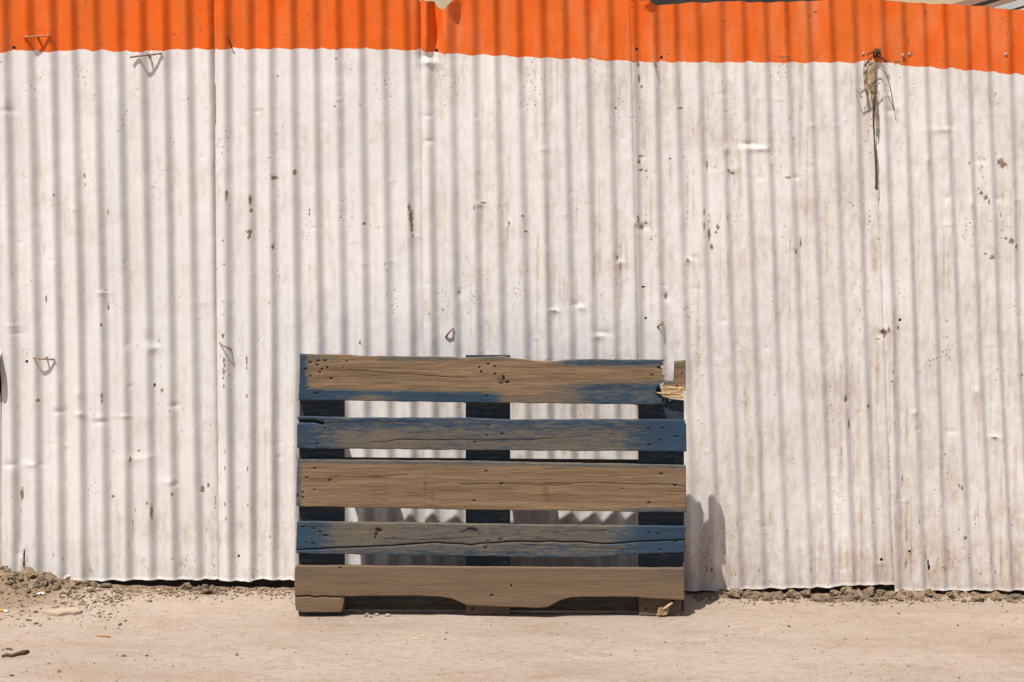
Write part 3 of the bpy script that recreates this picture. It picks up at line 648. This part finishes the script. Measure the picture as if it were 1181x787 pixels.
# fourth board: long split
SPL = [(341, 634.5), (390, 632), (450, 629.5), (500, 626), (530, 627), (543, 629), (560, 626.5), (600, 624.5), (650, 625), (700, 627), (735, 625), (792, 623.5)]
plank('deck_board', ([341, 500, 590, 791], [602, 604, 605.5, 607.5]), ([341, 400, 500, 590, 640, 690, 720, 791], [638.5, 639.5, 641, 642.5, 643.5, 642.5, 640, 637.5]), ([0, .8, .84, 1], [342.5, 341.3, 341.3, 341.6]), ([0, .2, .22, .5, .52, .8, .82, 1], [790.5, 791, 789.5, 791, 789.5, 791, 789, 790]),
      TH, nails=[(350,608,2.8,.9),(362,610,2,.8),(369,614,1.2,1),(376,618,3.6,1.1),(353,626,1.8,.8),(361,627,2,1.2),(437,612,4.5,2),(434,616,2,2),(433,620,1,2),(436,610,2,1),(577,622,2.8,1),(563,624,1.5,.9),(560,632,2.4,1.2),(748.5,615,1.8,1.1),(759,616.5,1.8,1),(761,634,2.2,1),(779,625,2.2,1.6)],
      cracks=[(SPL, .9, .005), ([(440, 621), (480, 623), (540, 620)], .5, .001), ([(650, 613), (700, 611)], .5, .001), ([(540, 610), (550, 612)], 1.4, .002), ([(532, 614), (545, 609), (552, 613)], .8, .001), ([(600, 628), (680, 632), (740, 633)], .5, .001)],
      knots=[(545, 612, 8, 6), (640, 613, 10, 5)],
      blue=lambda x, y: np.maximum.reduce([1.1 * sstep(430, 345, x), 1.25 * sstep(630, 780, x), .56 + .2 * sstep(625, 640, y) - .30 * blob(x, y, 430, 612, 30, 8)]), dirt=.12, seed=4)
# bottom lead board with two shallow arched cut-outs; the left end still full depth
plank('deck_board', ([338, 360, 590, 791], [653.2, 653, 654.5, 656]),
      ([338, 346, 348, 393, 394, 398, 440, 480, 505, 520, 530, 537, 541, 560, 600, 622, 632, 640, 648, 660, 690, 735, 745, 792],
       [702, 706, 706.8, 706.5, 705, 688, 687.5, 687.5, 688.5, 690.5, 694.5, 698, 698.5, 699.5, 701, 701.5, 700.5, 696, 692, 689.4, 688.6, 689, 690, 693]),
      ([0, .06, .5, .9, 1], [341, 339.8, 339.5, 340.3, 341]), ([0, .1, 1], [788.5, 789.8, 789.6]),
      .024, nails=[(392,655,2,1.2),(567,687,2.4,1.2),(590,676,1.2,2)],
      cracks=[([(339, 687.5), (355, 687.5), (364, 689.2), (372, 688), (385, 688.6), (397, 689)], .9, .006)],
      blue=lambda x, y: np.maximum.reduce([.95 * sstep(720, 770, x) * sstep(682, 664, y), .95 * sstep(395, 350, x) * sstep(675, 660, y), .42 * sstep(668, 655, y)]) * 1.2 - .35,
      dirt=lambda x, y: .80 + .0 * x, seed=6, rough=.5)

# the snapped-off remnant still nailed at the right end, with pale torn fibres
fb = plank('board_fragment', ([766, 778, 778.6, 792], [440, 439, 416.5, 415.5]), ([766, 792], [450, 451]), ([0, 1], [768, 765]), ([0, 1], [791, 791]),
           TH, blue=lambda x, y: .8 * blob(x, y, 772, 442, 6, 3) + .3 * sstep(425, 416, y), nails=[(787, 431, 1, 1), (781, 446, 1.4, 1.6)], fresh=lambda x, y: .35 * sstep(441, 449, y), dirt=.1, seed=7, step=.0018)
rs = random.Random(3)
def splinter(x0, y0, x1, y1, w, d0, d1):
    V = []; Fc = []
    n = 9
    for i in range(n):
        q = i / (n - 1); px = x0 + (x1 - x0) * q; py = y0 + (y1 - y0) * q
        X, Z = on_pallet(px, py, 0); ww = w * (.35 + .65 * min(1, q * 4) * min(1, (1 - q) * 6 + .3)) / 375
        yy = d0 + (d1 - d0) * q
        j = lambda: rs.uniform(-.0006, .0006)
        for dz, dy in ((-1, -.5), (1, -.5), (1, .6), (-1, .6)): V.append((float(X) + j(), yy + dy * ww + j(), float(Z) + dz * ww * .7 + j()))
    for i in range(n - 1):
        for k in range(4): Fc.append((i * 4 + k, i * 4 + (k + 1) % 4, i * 4 + 4 + (k + 1) % 4, i * 4 + 4 + k))
    Fc += [(3, 2, 1, 0), tuple(range(n * 4 - 4, n * 4))]
    return V, Fc
for q in range(15):
    ya = 446.5 + q * .85 + rs.uniform(-.4, .4); xa = 757 + rs.uniform(-1, 9) + (0 if 3 < q < 12 else 4); xb = 791 - rs.uniform(0, 5)
    v, fc = splinter(xa, ya, xb, ya + rs.uniform(.4, 1.8), rs.uniform(.8, 1.5), .001 + .0006 * q + rs.uniform(-.001, .001), .001 + rs.uniform(0, .003))
    link('splinter', mesh_py('splinter', v, fc), M_FRESH, fb)
for (a, b, c, d, w, e, f) in [(771, 457, 773.5, 463, .9, .006, .009), (779, 458, 780, 461, .8, .006, .008), (766, 442, 764, 437, .8, .004, .003), (763, 460, 760, 463, .8, .004, .004)]:
    v, fc = splinter(a, b, c, d, w, e, f)
    link('splinter', mesh_py('splinter', v, fc), M_FRESH, fb)

# stringer boards, blocks and rear boards
SW = [(345.5, 397, 408.5, 708.5), (537, 588.5, 409.5, 710), (737, 789, 439.5, 711)]
for i, (a, b, t, bt) in enumerate(SW):
    plank('stringer', ([a, b], [t, t + .5]) if i < 2 else ([a, 761, 765, 776, b], [442, 443, 458, 461, 462]), ([a, b], [bt, bt + .5]), ([0, 1], [a, a - (1.5 if i == 0 else 0)]), ([0, .74, .77, .80, .9, 1], [b, b, b - 2.5, b - 4, b - 3, b - 3] if i == 2 else [b] * 6),
          .024, d0=TH + .0015, blue=lambda x, y: .95 + 0 * x - .9 * sstep(680, 694, y), dirt=lambda x, y: .7 * sstep(682, 692, y), mat=M_STRING, step=.004, seed=20 + i, rough=.4,
          nails=[(b - 13, 693, 2.2, 2), (a + 8, 702, 1.6, 1.6)])
def lx(px): return float(on_pallet(px, 560, .03)[0])
D1 = TH + .0015 + .024 + .0008
BD = .155                                            # block depth
def paint(me, bl, di, dk=0):
    for nm in ('blue', 'dirt', 'fresh', 'dark'): me.attributes.new(nm, 'FLOAT', 'POINT').data.foreach_set('value', np.full(len(me.vertices), {'blue': bl, 'dirt': di, 'dark': dk}.get(nm, 0), np.float32))
CB = .019                                            # cross boards nailed to the backs of the stringers
for i, (a, b, t, bt) in enumerate(SW):
    off = float(-SLOPE * lx((a + b) / 2))
    for z0, z1, wd in ((.005, .092, 0), (.768, .798, .038)):
        if i == 2 and z0 > .7: z0, z1 = .66, .70
        x0 = lx(a) + .004; x1 = x0 + wd if wd else lx(b) - .004
        y0 = D1 + (CB + .0008 if wd == 0 else 0)
        me = box_mesh('block', x0, x1, y0, D1 + BD, z0 + off, z1 + off, .003); paint(me, .5, .2)
        link('block', me, M_STRING, pal)
ztop = float(on_pallet(560, 529.6, D1)[1])
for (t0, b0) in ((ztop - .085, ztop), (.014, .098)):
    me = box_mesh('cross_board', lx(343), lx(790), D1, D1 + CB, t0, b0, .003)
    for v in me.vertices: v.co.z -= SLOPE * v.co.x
    paint(me, .2, 0, .5 if t0 < .1 else 0); link('cross_board', me, M_STRING, pal)  # lower board darkened: shade under the pallet put into its colour
# torn wood peg left on the foot of the right-hand stringer
prt = [splinter(758 + q * 1.5, 711, 761 + q * 1.6, 699 + abs(q - 4) * .7 + rs.uniform(0, 1.5), 1.5, .010 + rs.uniform(0, .003), .013) for q in range(8)] + [splinter(765, 703, 776, 695.5, 1.6, .009, .006), splinter(766, 703.4, 775, 697, 1.2, .008, .007)]
v, fc = join(prt); link('splinter', mesh_py('splinter', v, fc), M_FRESH, pal)

# ------------------------------------------------------------------ things lying on the ground
def clod_mesh(name, seed, sub=3, sharp=1.0):
    r = np.random.default_rng(seed)
    bm = bmesh.new(); bmesh.ops.create_icosphere(bm, subdivisions=sub, radius=1)
    pl = [(Vector(r.normal(size=3)).normalized(), r.uniform(.42, .85)) for _ in range(11)]
    for v in bm.verts:
        n = v.co.normalized(); d = 1.0
        for q, h in pl:
            c = n.dot(q)
            if c > .05: d = min(d, h / c)
        p = n * 2.6 + Vector((seed, 0, 0))
        d *= 1 + .95 * (float(fbm(p.x + p.z * .7, p.y - p.z * .5, seed)) - .5) + .50 * (float(vnoise(p.x * 4 + p.z * 3, p.y * 4, seed)) - .5)
        v.co = n * d
    me = bpy.data.meshes.new(name); bm.to_mesh(me); bm.free()
    for p in me.polygons: p.use_smooth = False
    return me
CL = []
for i in range(10):
    me = clod_mesh('dirt_clod', 100 + i, 3); me.materials.append(M_CLOD2 if i % 3 == 0 else M_CLOD); CL.append(me)
cr = random.Random(21)
def on_terrain(px, py):
    z0 = 0.0
    for _ in range(14):
        x, y, _z = on_ground(px, py, z0); x = float(x); y = min(float(y), -.022)
        z0 = .6 * z0 + .4 * (gz(x, y) + SLOPE * x)
    return x, y
def put_clod(px, py, wpx, flat=.65, label='', group='', lift=.25, i=None):
    x, y = on_terrain(px, py)
    s = wpx / 360 / 2
    o = bpy.data.objects.new('dirt_clod', CL[cr.randrange(10) if i is None else i]); col.objects.link(o)
    o.scale = (s * cr.uniform(.8, 1.3), s * cr.uniform(.65, 1.0), s * flat * cr.uniform(.7, 1.2)); o.rotation_euler = (cr.uniform(-.3, .3), cr.uniform(-.3, .3), cr.uniform(0, 6.3))
    o.location = (x, y, gz(x, y) + s * flat * (.55 - lift))
    tag(o, label, 'clod', group); return o
lab = 'grey brown dirt clod in the earth bank below the left end of the fence'; grp = 'dirt clods in the bank at the left'
for (x, y, w) in [(36,664,15),(47,668,14),(52,672,12),(42,674,11),(28,673,9),(64,676,13),(33,680,8),(18,675,9),(12,670,10),(70,670,9),(90,671,9),(98,672,10),(108,673,10),(120,675,12),(126,674,9),(84,676,8),(104,679,8),(61,668,10),(24,666,8),(56,680,7),(10,664,8),(40,685,6),(78,683,6)]:
    put_clod(x, y + 3, w * 1.25, .7, lab, grp, .1)
lab = 'dirt clod in the small heap under the first sheet seam'; grp = 'dirt clods heaped under the first seam'
for (x, y, w) in [(212,675,8),(220,672,12),(232,674,9),(240,671,12),(247,674,9),(236,682,12),(246,681,10),(252,676,8)]:
    put_clod(x, y + 3, w * 1.15, .8, lab, grp, .05)
for (x, y, w, l) in [(195,682,9,'small dirt clod lying alone in front of the fence, left of the heaped clods'), (136,684,12,'flat dirt clod just in front of the earth bank'), (279,679,6,'small dirt clod between the heaped clods and the pallet')]:
    put_clod(x, y, w, .55, l, 'stray dirt clods')
lab = 'dirt clod in the rubble strip under the fence right of the pallet'; grp = 'dirt clods in the rubble strip at the right'
for k in range(62):
    x = cr.uniform(836, 1045); y = cr.uniform(687, 694); w = cr.uniform(6, 13)
    put_clod(x, y, w, .75, lab, grp)
for (x, y, w) in [(846,688,19),(862,687,13),(885,691,13),(899,687,14),(915,688,13),(928,687,14),(960,684,16),(972,681,16),(985,688,14),(1000,686,15),(1012,682,14),(1024,688,12),(956,692,12),(943,693,10)]:
    put_clod(x, y + 1, w * 1.2, .8, lab, grp, .05)
lab = 'dirt clod strewn along the far right foot of the fence'; grp = 'dirt clods at the far right'
for k in range(26):
    x = cr.uniform(1045, 1181); put_clod(x, cr.uniform(689, 694) + (x - 1045) * .006, cr.uniform(4, 9), .7, lab, grp)
for (x, y, w) in [(1048,688,13),(1070,686,15),(1098,690,13),(1130,692,14),(1150,692,11),(1170,691,16)]: put_clod(x, y, w, .7, lab, grp, .1)
lab = 'dirt clod in the shaded corner between pallet and fence'; grp = 'dirt clods in the pallet shadow'
for k in range(9): put_clod(cr.uniform(800, 832), cr.uniform(687, 692), cr.uniform(4, 7), .7, lab, grp)

# crumbs and grit: uncountable, one object
V = []; Fc = []
def crumb(x, y, s):
    z = gz(x, y); o = len(V)
    for k in range(6):
        a = k * 2.0944 + cr.uniform(-.4, .4)
        V.append((x + s * cos(a) * cr.uniform(.6, 1.1), y + s * sin(a) * cr.uniform(.6, 1.1), z + (-.2 * s if k < 3 else s * cr.uniform(.5, .9))))
    Fc.extend([(o + 3, o + 4, o + 5), (o, o + 1, o + 4, o + 3), (o + 1, o + 2, o + 5, o + 4), (o + 2, o, o + 3, o + 5)])
for k in range(5000):
    r = cr.random()
    if r < .45: px, py = cr.uniform(-20, 150), 664 + abs(cr.gauss(0, 22))
    elif r < .62: px, py = cr.uniform(150, 340), 678 + abs(cr.gauss(0, 6))
    elif r < .84: px, py = cr.uniform(800, 1190), 688 + abs(cr.gauss(0, 4.5))
    else: px, py = cr.uniform(-20, 1200), cr.uniform(690, 787)
    x, y, _ = on_ground(px, py); x = float(x); y = float(y)
    if y > -.005: continue
    crumb(x, y, (abs(cr.gauss(0, .0030)) if r < .84 else abs(cr.gauss(0, .0013))) + .0008)
tag(link('dirt_crumbs', mesh_py('dirt_crumbs', V, Fc), M_CLOD), 'dry earth crumbs and grit scattered along the foot of the fence', 'dirt', kind='stuff')

def stone(name, px, py, sx, sy, sz, mat, seed, label, cat, rz=0, zoff=.3, group=None):
    me = clod_mesh(name, seed, 3); x, y, _ = on_ground(px, py); x = float(x); y = float(y)
    o = link(name, me, mat); o.scale = (sx, sy, sz); o.rotation_euler = (0, 0, rz); o.location = (x, y, gz(x, y) + sz * zoff)
    return tag(o, label, cat, group)
stone('white_stone', 75, 675, .020, .015, .013, M_WHITE, 7, 'pale white stone at the front of the left earth bank', 'stone', .4)
stone('pebble', 987, 691, .009, .008, .007, M_WHITE, 9, 'white pebble among the dirt clods of the right rubble strip', 'stone')
stone('pebble', 1104, 694, .011, .008, .005, M_SLAB, 12, 'pinkish flat pebble at the far right foot of the fence', 'stone')
stone('wood_flake', 873, 723, .014, .010, .0025, M_SLAB, 14, 'pale flat flake on the pavement right of the pallet', 'flake', .2)

# flat broken slab
def slab(name, px, py, w, d, t, mat, label, cat, rz=0, seed=1, n=15):
    r = random.Random(seed); x, y, _ = on_ground(px, py); x = float(x); y = float(y)
    V = []; z = .001
    out = [(cos(2 * pi * k / n) * w * (1 + r.uniform(-.14, .14)), sin(2 * pi * k / n) * d * (1 + r.uniform(-.25, .25))) for k in range(n)]
    for a, b in out: V.append((a, b, z))
    for a, b in out: V.append((a * .97, b * .96, t * (1 + r.uniform(-.2, .3))))
    V.append((0, 0, t * 1.15))
    Fc = [tuple(range(n))[::-1]] + [(k, (k + 1) % n, n + (k + 1) % n, n + k) for k in range(n)] + [(n + k, n + (k + 1) % n, 2 * n) for k in range(n)]
    o = link(name, mesh_py(name, V, Fc), mat); o.location = (x, y, gz(x, y)); o.rotation_euler = (0, 0, rz); return tag(o, label, cat)
slab('slab_fragment', 73, 707, .062, .030, .008, M_SLAB, 'flat pale broken slab fragment lying in front of the earth bank', 'slab', .05, 4)
slab('wood_flake', 480, 737, .013, .006, .001, M_FRESH, 'thin pale wood flake on the pavement in front of the pallet', 'flake', .1, 6)

def scrap(name, px, py, s, mat, label, cat, seed):
    r = random.Random(seed); x, y, _ = on_ground(px, py); x = float(x); y = float(y)
    n = 6; V = []; Fc = []
    for i in range(n):
        for j in range(n): V.append(((i / 5 - .5) * s * 2 + r.uniform(-.15, .15) * s, (j / 5 - .5) * s * 1.3 + r.uniform(-.15, .15) * s, s * .4 + r.uniform(-.35, .4) * s))
    for i in range(n - 1):
        for j in range(n - 1): Fc.append((i * n + j, (i + 1) * n + j, (i + 1) * n + j + 1, i * n + j + 1))
    o = sol(link(name, mesh_py(name, V, Fc), mat), .0006); o.location = (x, y, gz(x, y)); o.rotation_euler = (0, 0, r.uniform(0, 3)); return tag(o, label, cat)
scrap('paper_scrap', 47, 691, .010, M_PAPER, 'crumpled white paper scrap on the dirt in front of the earth bank', 'paper', 2)
scrap('paper_scrap', 55, 664, .008, M_PAPER, 'tiny white paper scrap lodged on top of the earth bank', 'paper', 3)
scrap('leaf_scrap', 76, 688, .013, M_SLAB, 'curled pale leaf scrap on the dirt right of the white paper', 'leaf', 5)

def stick(name, pts, r, mat, label, cat):
    ps = []
    for px, py, up in pts:
        x, y, _ = on_ground(px, py); ps.append((float(x), float(y), gz(float(x), float(y)) + up))
    v, f = tube(ps, r); return tag(link(name, mesh_py(name, v, f, True), mat), label, cat)
stick('twig', [(2,759,.004),(8,758,.006),(14,758.5,.005),(20,757,.006),(27,756,.008),(33,753.5,.004)], [.003,.004,.0045,.005,.006,.004], M_TWIG, 'dark crooked twig on the pavement at the lower left', 'twig')
stick('straw', [(112,734,.002),(119,735,.003),(127,735.8,.002)], .0028, M_STRAW, 'short orange brown straw lying on the pavement', 'straw')
stick('twig', [(7,750,.002),(11,750.3,.003),(14,751,.002)], .0024, M_TWIG, 'tiny dark twig scrap just above the crooked twig', 'twig')
but = tag(empty('cigarette_butt', (float(on_ground(0, 706)[0]), float(on_ground(0, 706)[1]), gz(float(on_ground(0, 706)[0]), float(on_ground(0, 706)[1])))), 'cigarette butt with an orange filter at the left edge of the dirt', 'cigarette')
bpy.context.view_layer.update()
def gp(px, py, up):
    x, y, _ = on_ground(px, py); return (float(x), float(y), gz(float(x), float(y)) + up)
v, f = tube([gp(-7, 704.8, .004), gp(5, 706.6, .004)], .0042, 10); child_at(link('filter', mesh_py('filter', v, f, True), M_FILTER), but)
v, f = tube([gp(5, 706.6, .004), gp(9, 707.3, .004)], .004, 10); child_at(link('paper_end', mesh_py('paper_end', v, f, True), M_PAPER), but)
for i, (px, py, w) in enumerate([(418,706,7),(424,709,8),(430,706.5,7),(434,710,6),(421,711,5),(447,711,7),(427,712,5)]):
    slab('wood_chip', px, py, w / 720, .006, .006, M_SLAB, 'pale wood chip in the little pile before the pallet, right of its left foot', 'wood chip', i * 1.3, 30 + i, 7)['group'] = 'wood chips before the pallet'
for i, (px, py, w) in enumerate([(143,757,5),(170,757,5),(273,756,5),(513,738,4),(173,694,7),(68,775,6),(13,780,5),(56,766,4),(910,723,5),(1105,722,5),(1036,708,4),(975,738,3)]):
    put_clod(px, py, w, .6, 'dark crumb of earth lying loose on the open pavement', 'loose crumbs on the pavement', .15)

# ------------------------------------------------------------------ building behind the fence
bd = tag(empty('building', (0, 5.0, 0)), 'cream plastered building with slanted eaves just showing above the fence', 'building')
def part(name, x0, x1, y0, y1, z0, z1, mat, par=bd, rot=None, bev=.004):
    o = link(name, box_mesh(name, x0, x1, y0, y1, z0, z1, bev), mat, par)
    if rot: o.rotation_euler = rot
    return o
part('wall', -7, 7, 0, .25, -.3, 3.1, M_CREAM)
part('dark_doorway', .7, 2.42, -.05, -.003, -.2, 2.98, M_DARKW)  # doorway opening as a flat panel, its darkness put into the colour
part('window', -3.4, -1.6, -.04, -.003, 1.0, 2.3, M_DARKW)
for k, (m, zz, t) in enumerate(((M_BEAM, 0, .045), (M_RAIL, .046, .022), (M_BEAM, .069, .03), (M_ROOF, .10, .045), (M_RAIL, .146, .012), (M_ROOF, .159, .3))):
    o = part('eave_beam' if m is not M_ROOF else 'roof_sheet', -.4, 3.2, -.3, -.02, -zz - t, -zz, m, bev=.002)
    a_, b_, c_ = ray(1094, 6); q_ = (4.7 - CAMY) / b_
    o.location = (float(a_ * q_), 0, float(CAMZ + c_ * q_)); o.rotation_euler = (0, -R(17), 0)
part('roof', -7.3, 7.3, -.03, 1.4, 3.12, 3.25, M_ROOF)

# ------------------------------------------------------------------ light
W = bpy.data.worlds.new('World'); scene.world = W; W.use_nodes = True
nt = W.node_tree; bg = nt.nodes['Background']
sky = nt.nodes.new('ShaderNodeTexSky'); sky.sky_type = 'NISHITA'; sky.sun_disc = False
to_sun = Vector((-.290, -.352, 1.0)).normalized()
sky.sun_elevation = math.asin(to_sun.z); sky.sun_rotation = math.atan2(to_sun.x, to_sun.y) % (2 * pi)
sky.dust_density = 2.0
nt.links.new(sky.outputs[0], bg.inputs[0]); bg.inputs[1].default_value = .06
L = bpy.data.lights.new('sun', 'SUN'); L.energy = 4.6; L.angle = R(.53); L.color = (1, .955, .89)
so = bpy.data.objects.new('sun', L); col.objects.link(so)
so.rotation_euler = to_sun.to_track_quat('Z', 'Y').to_euler(); so.location = (-3, -4, 9)

cam = bpy.data.cameras.new('camera'); co = bpy.data.objects.new('camera', cam); col.objects.link(co)
co.location = (0, CAMY, CAMZ); co.rotation_euler = (pi / 2 - PITCH, 0, 0)
cam.lens = 50; cam.sensor_width = 36; cam.clip_end = 1000; cam.clip_start = .05
scene.camera = co
scene.render.resolution_x = 1024; scene.render.resolution_y = 682
vs = scene.view_settings
vs.view_transform = 'Standard'; vs.look = 'None'; vs.gamma = 1; vs.use_curve_mapping = False; vs.exposure = .30
scene.render.engine = 'CYCLES'
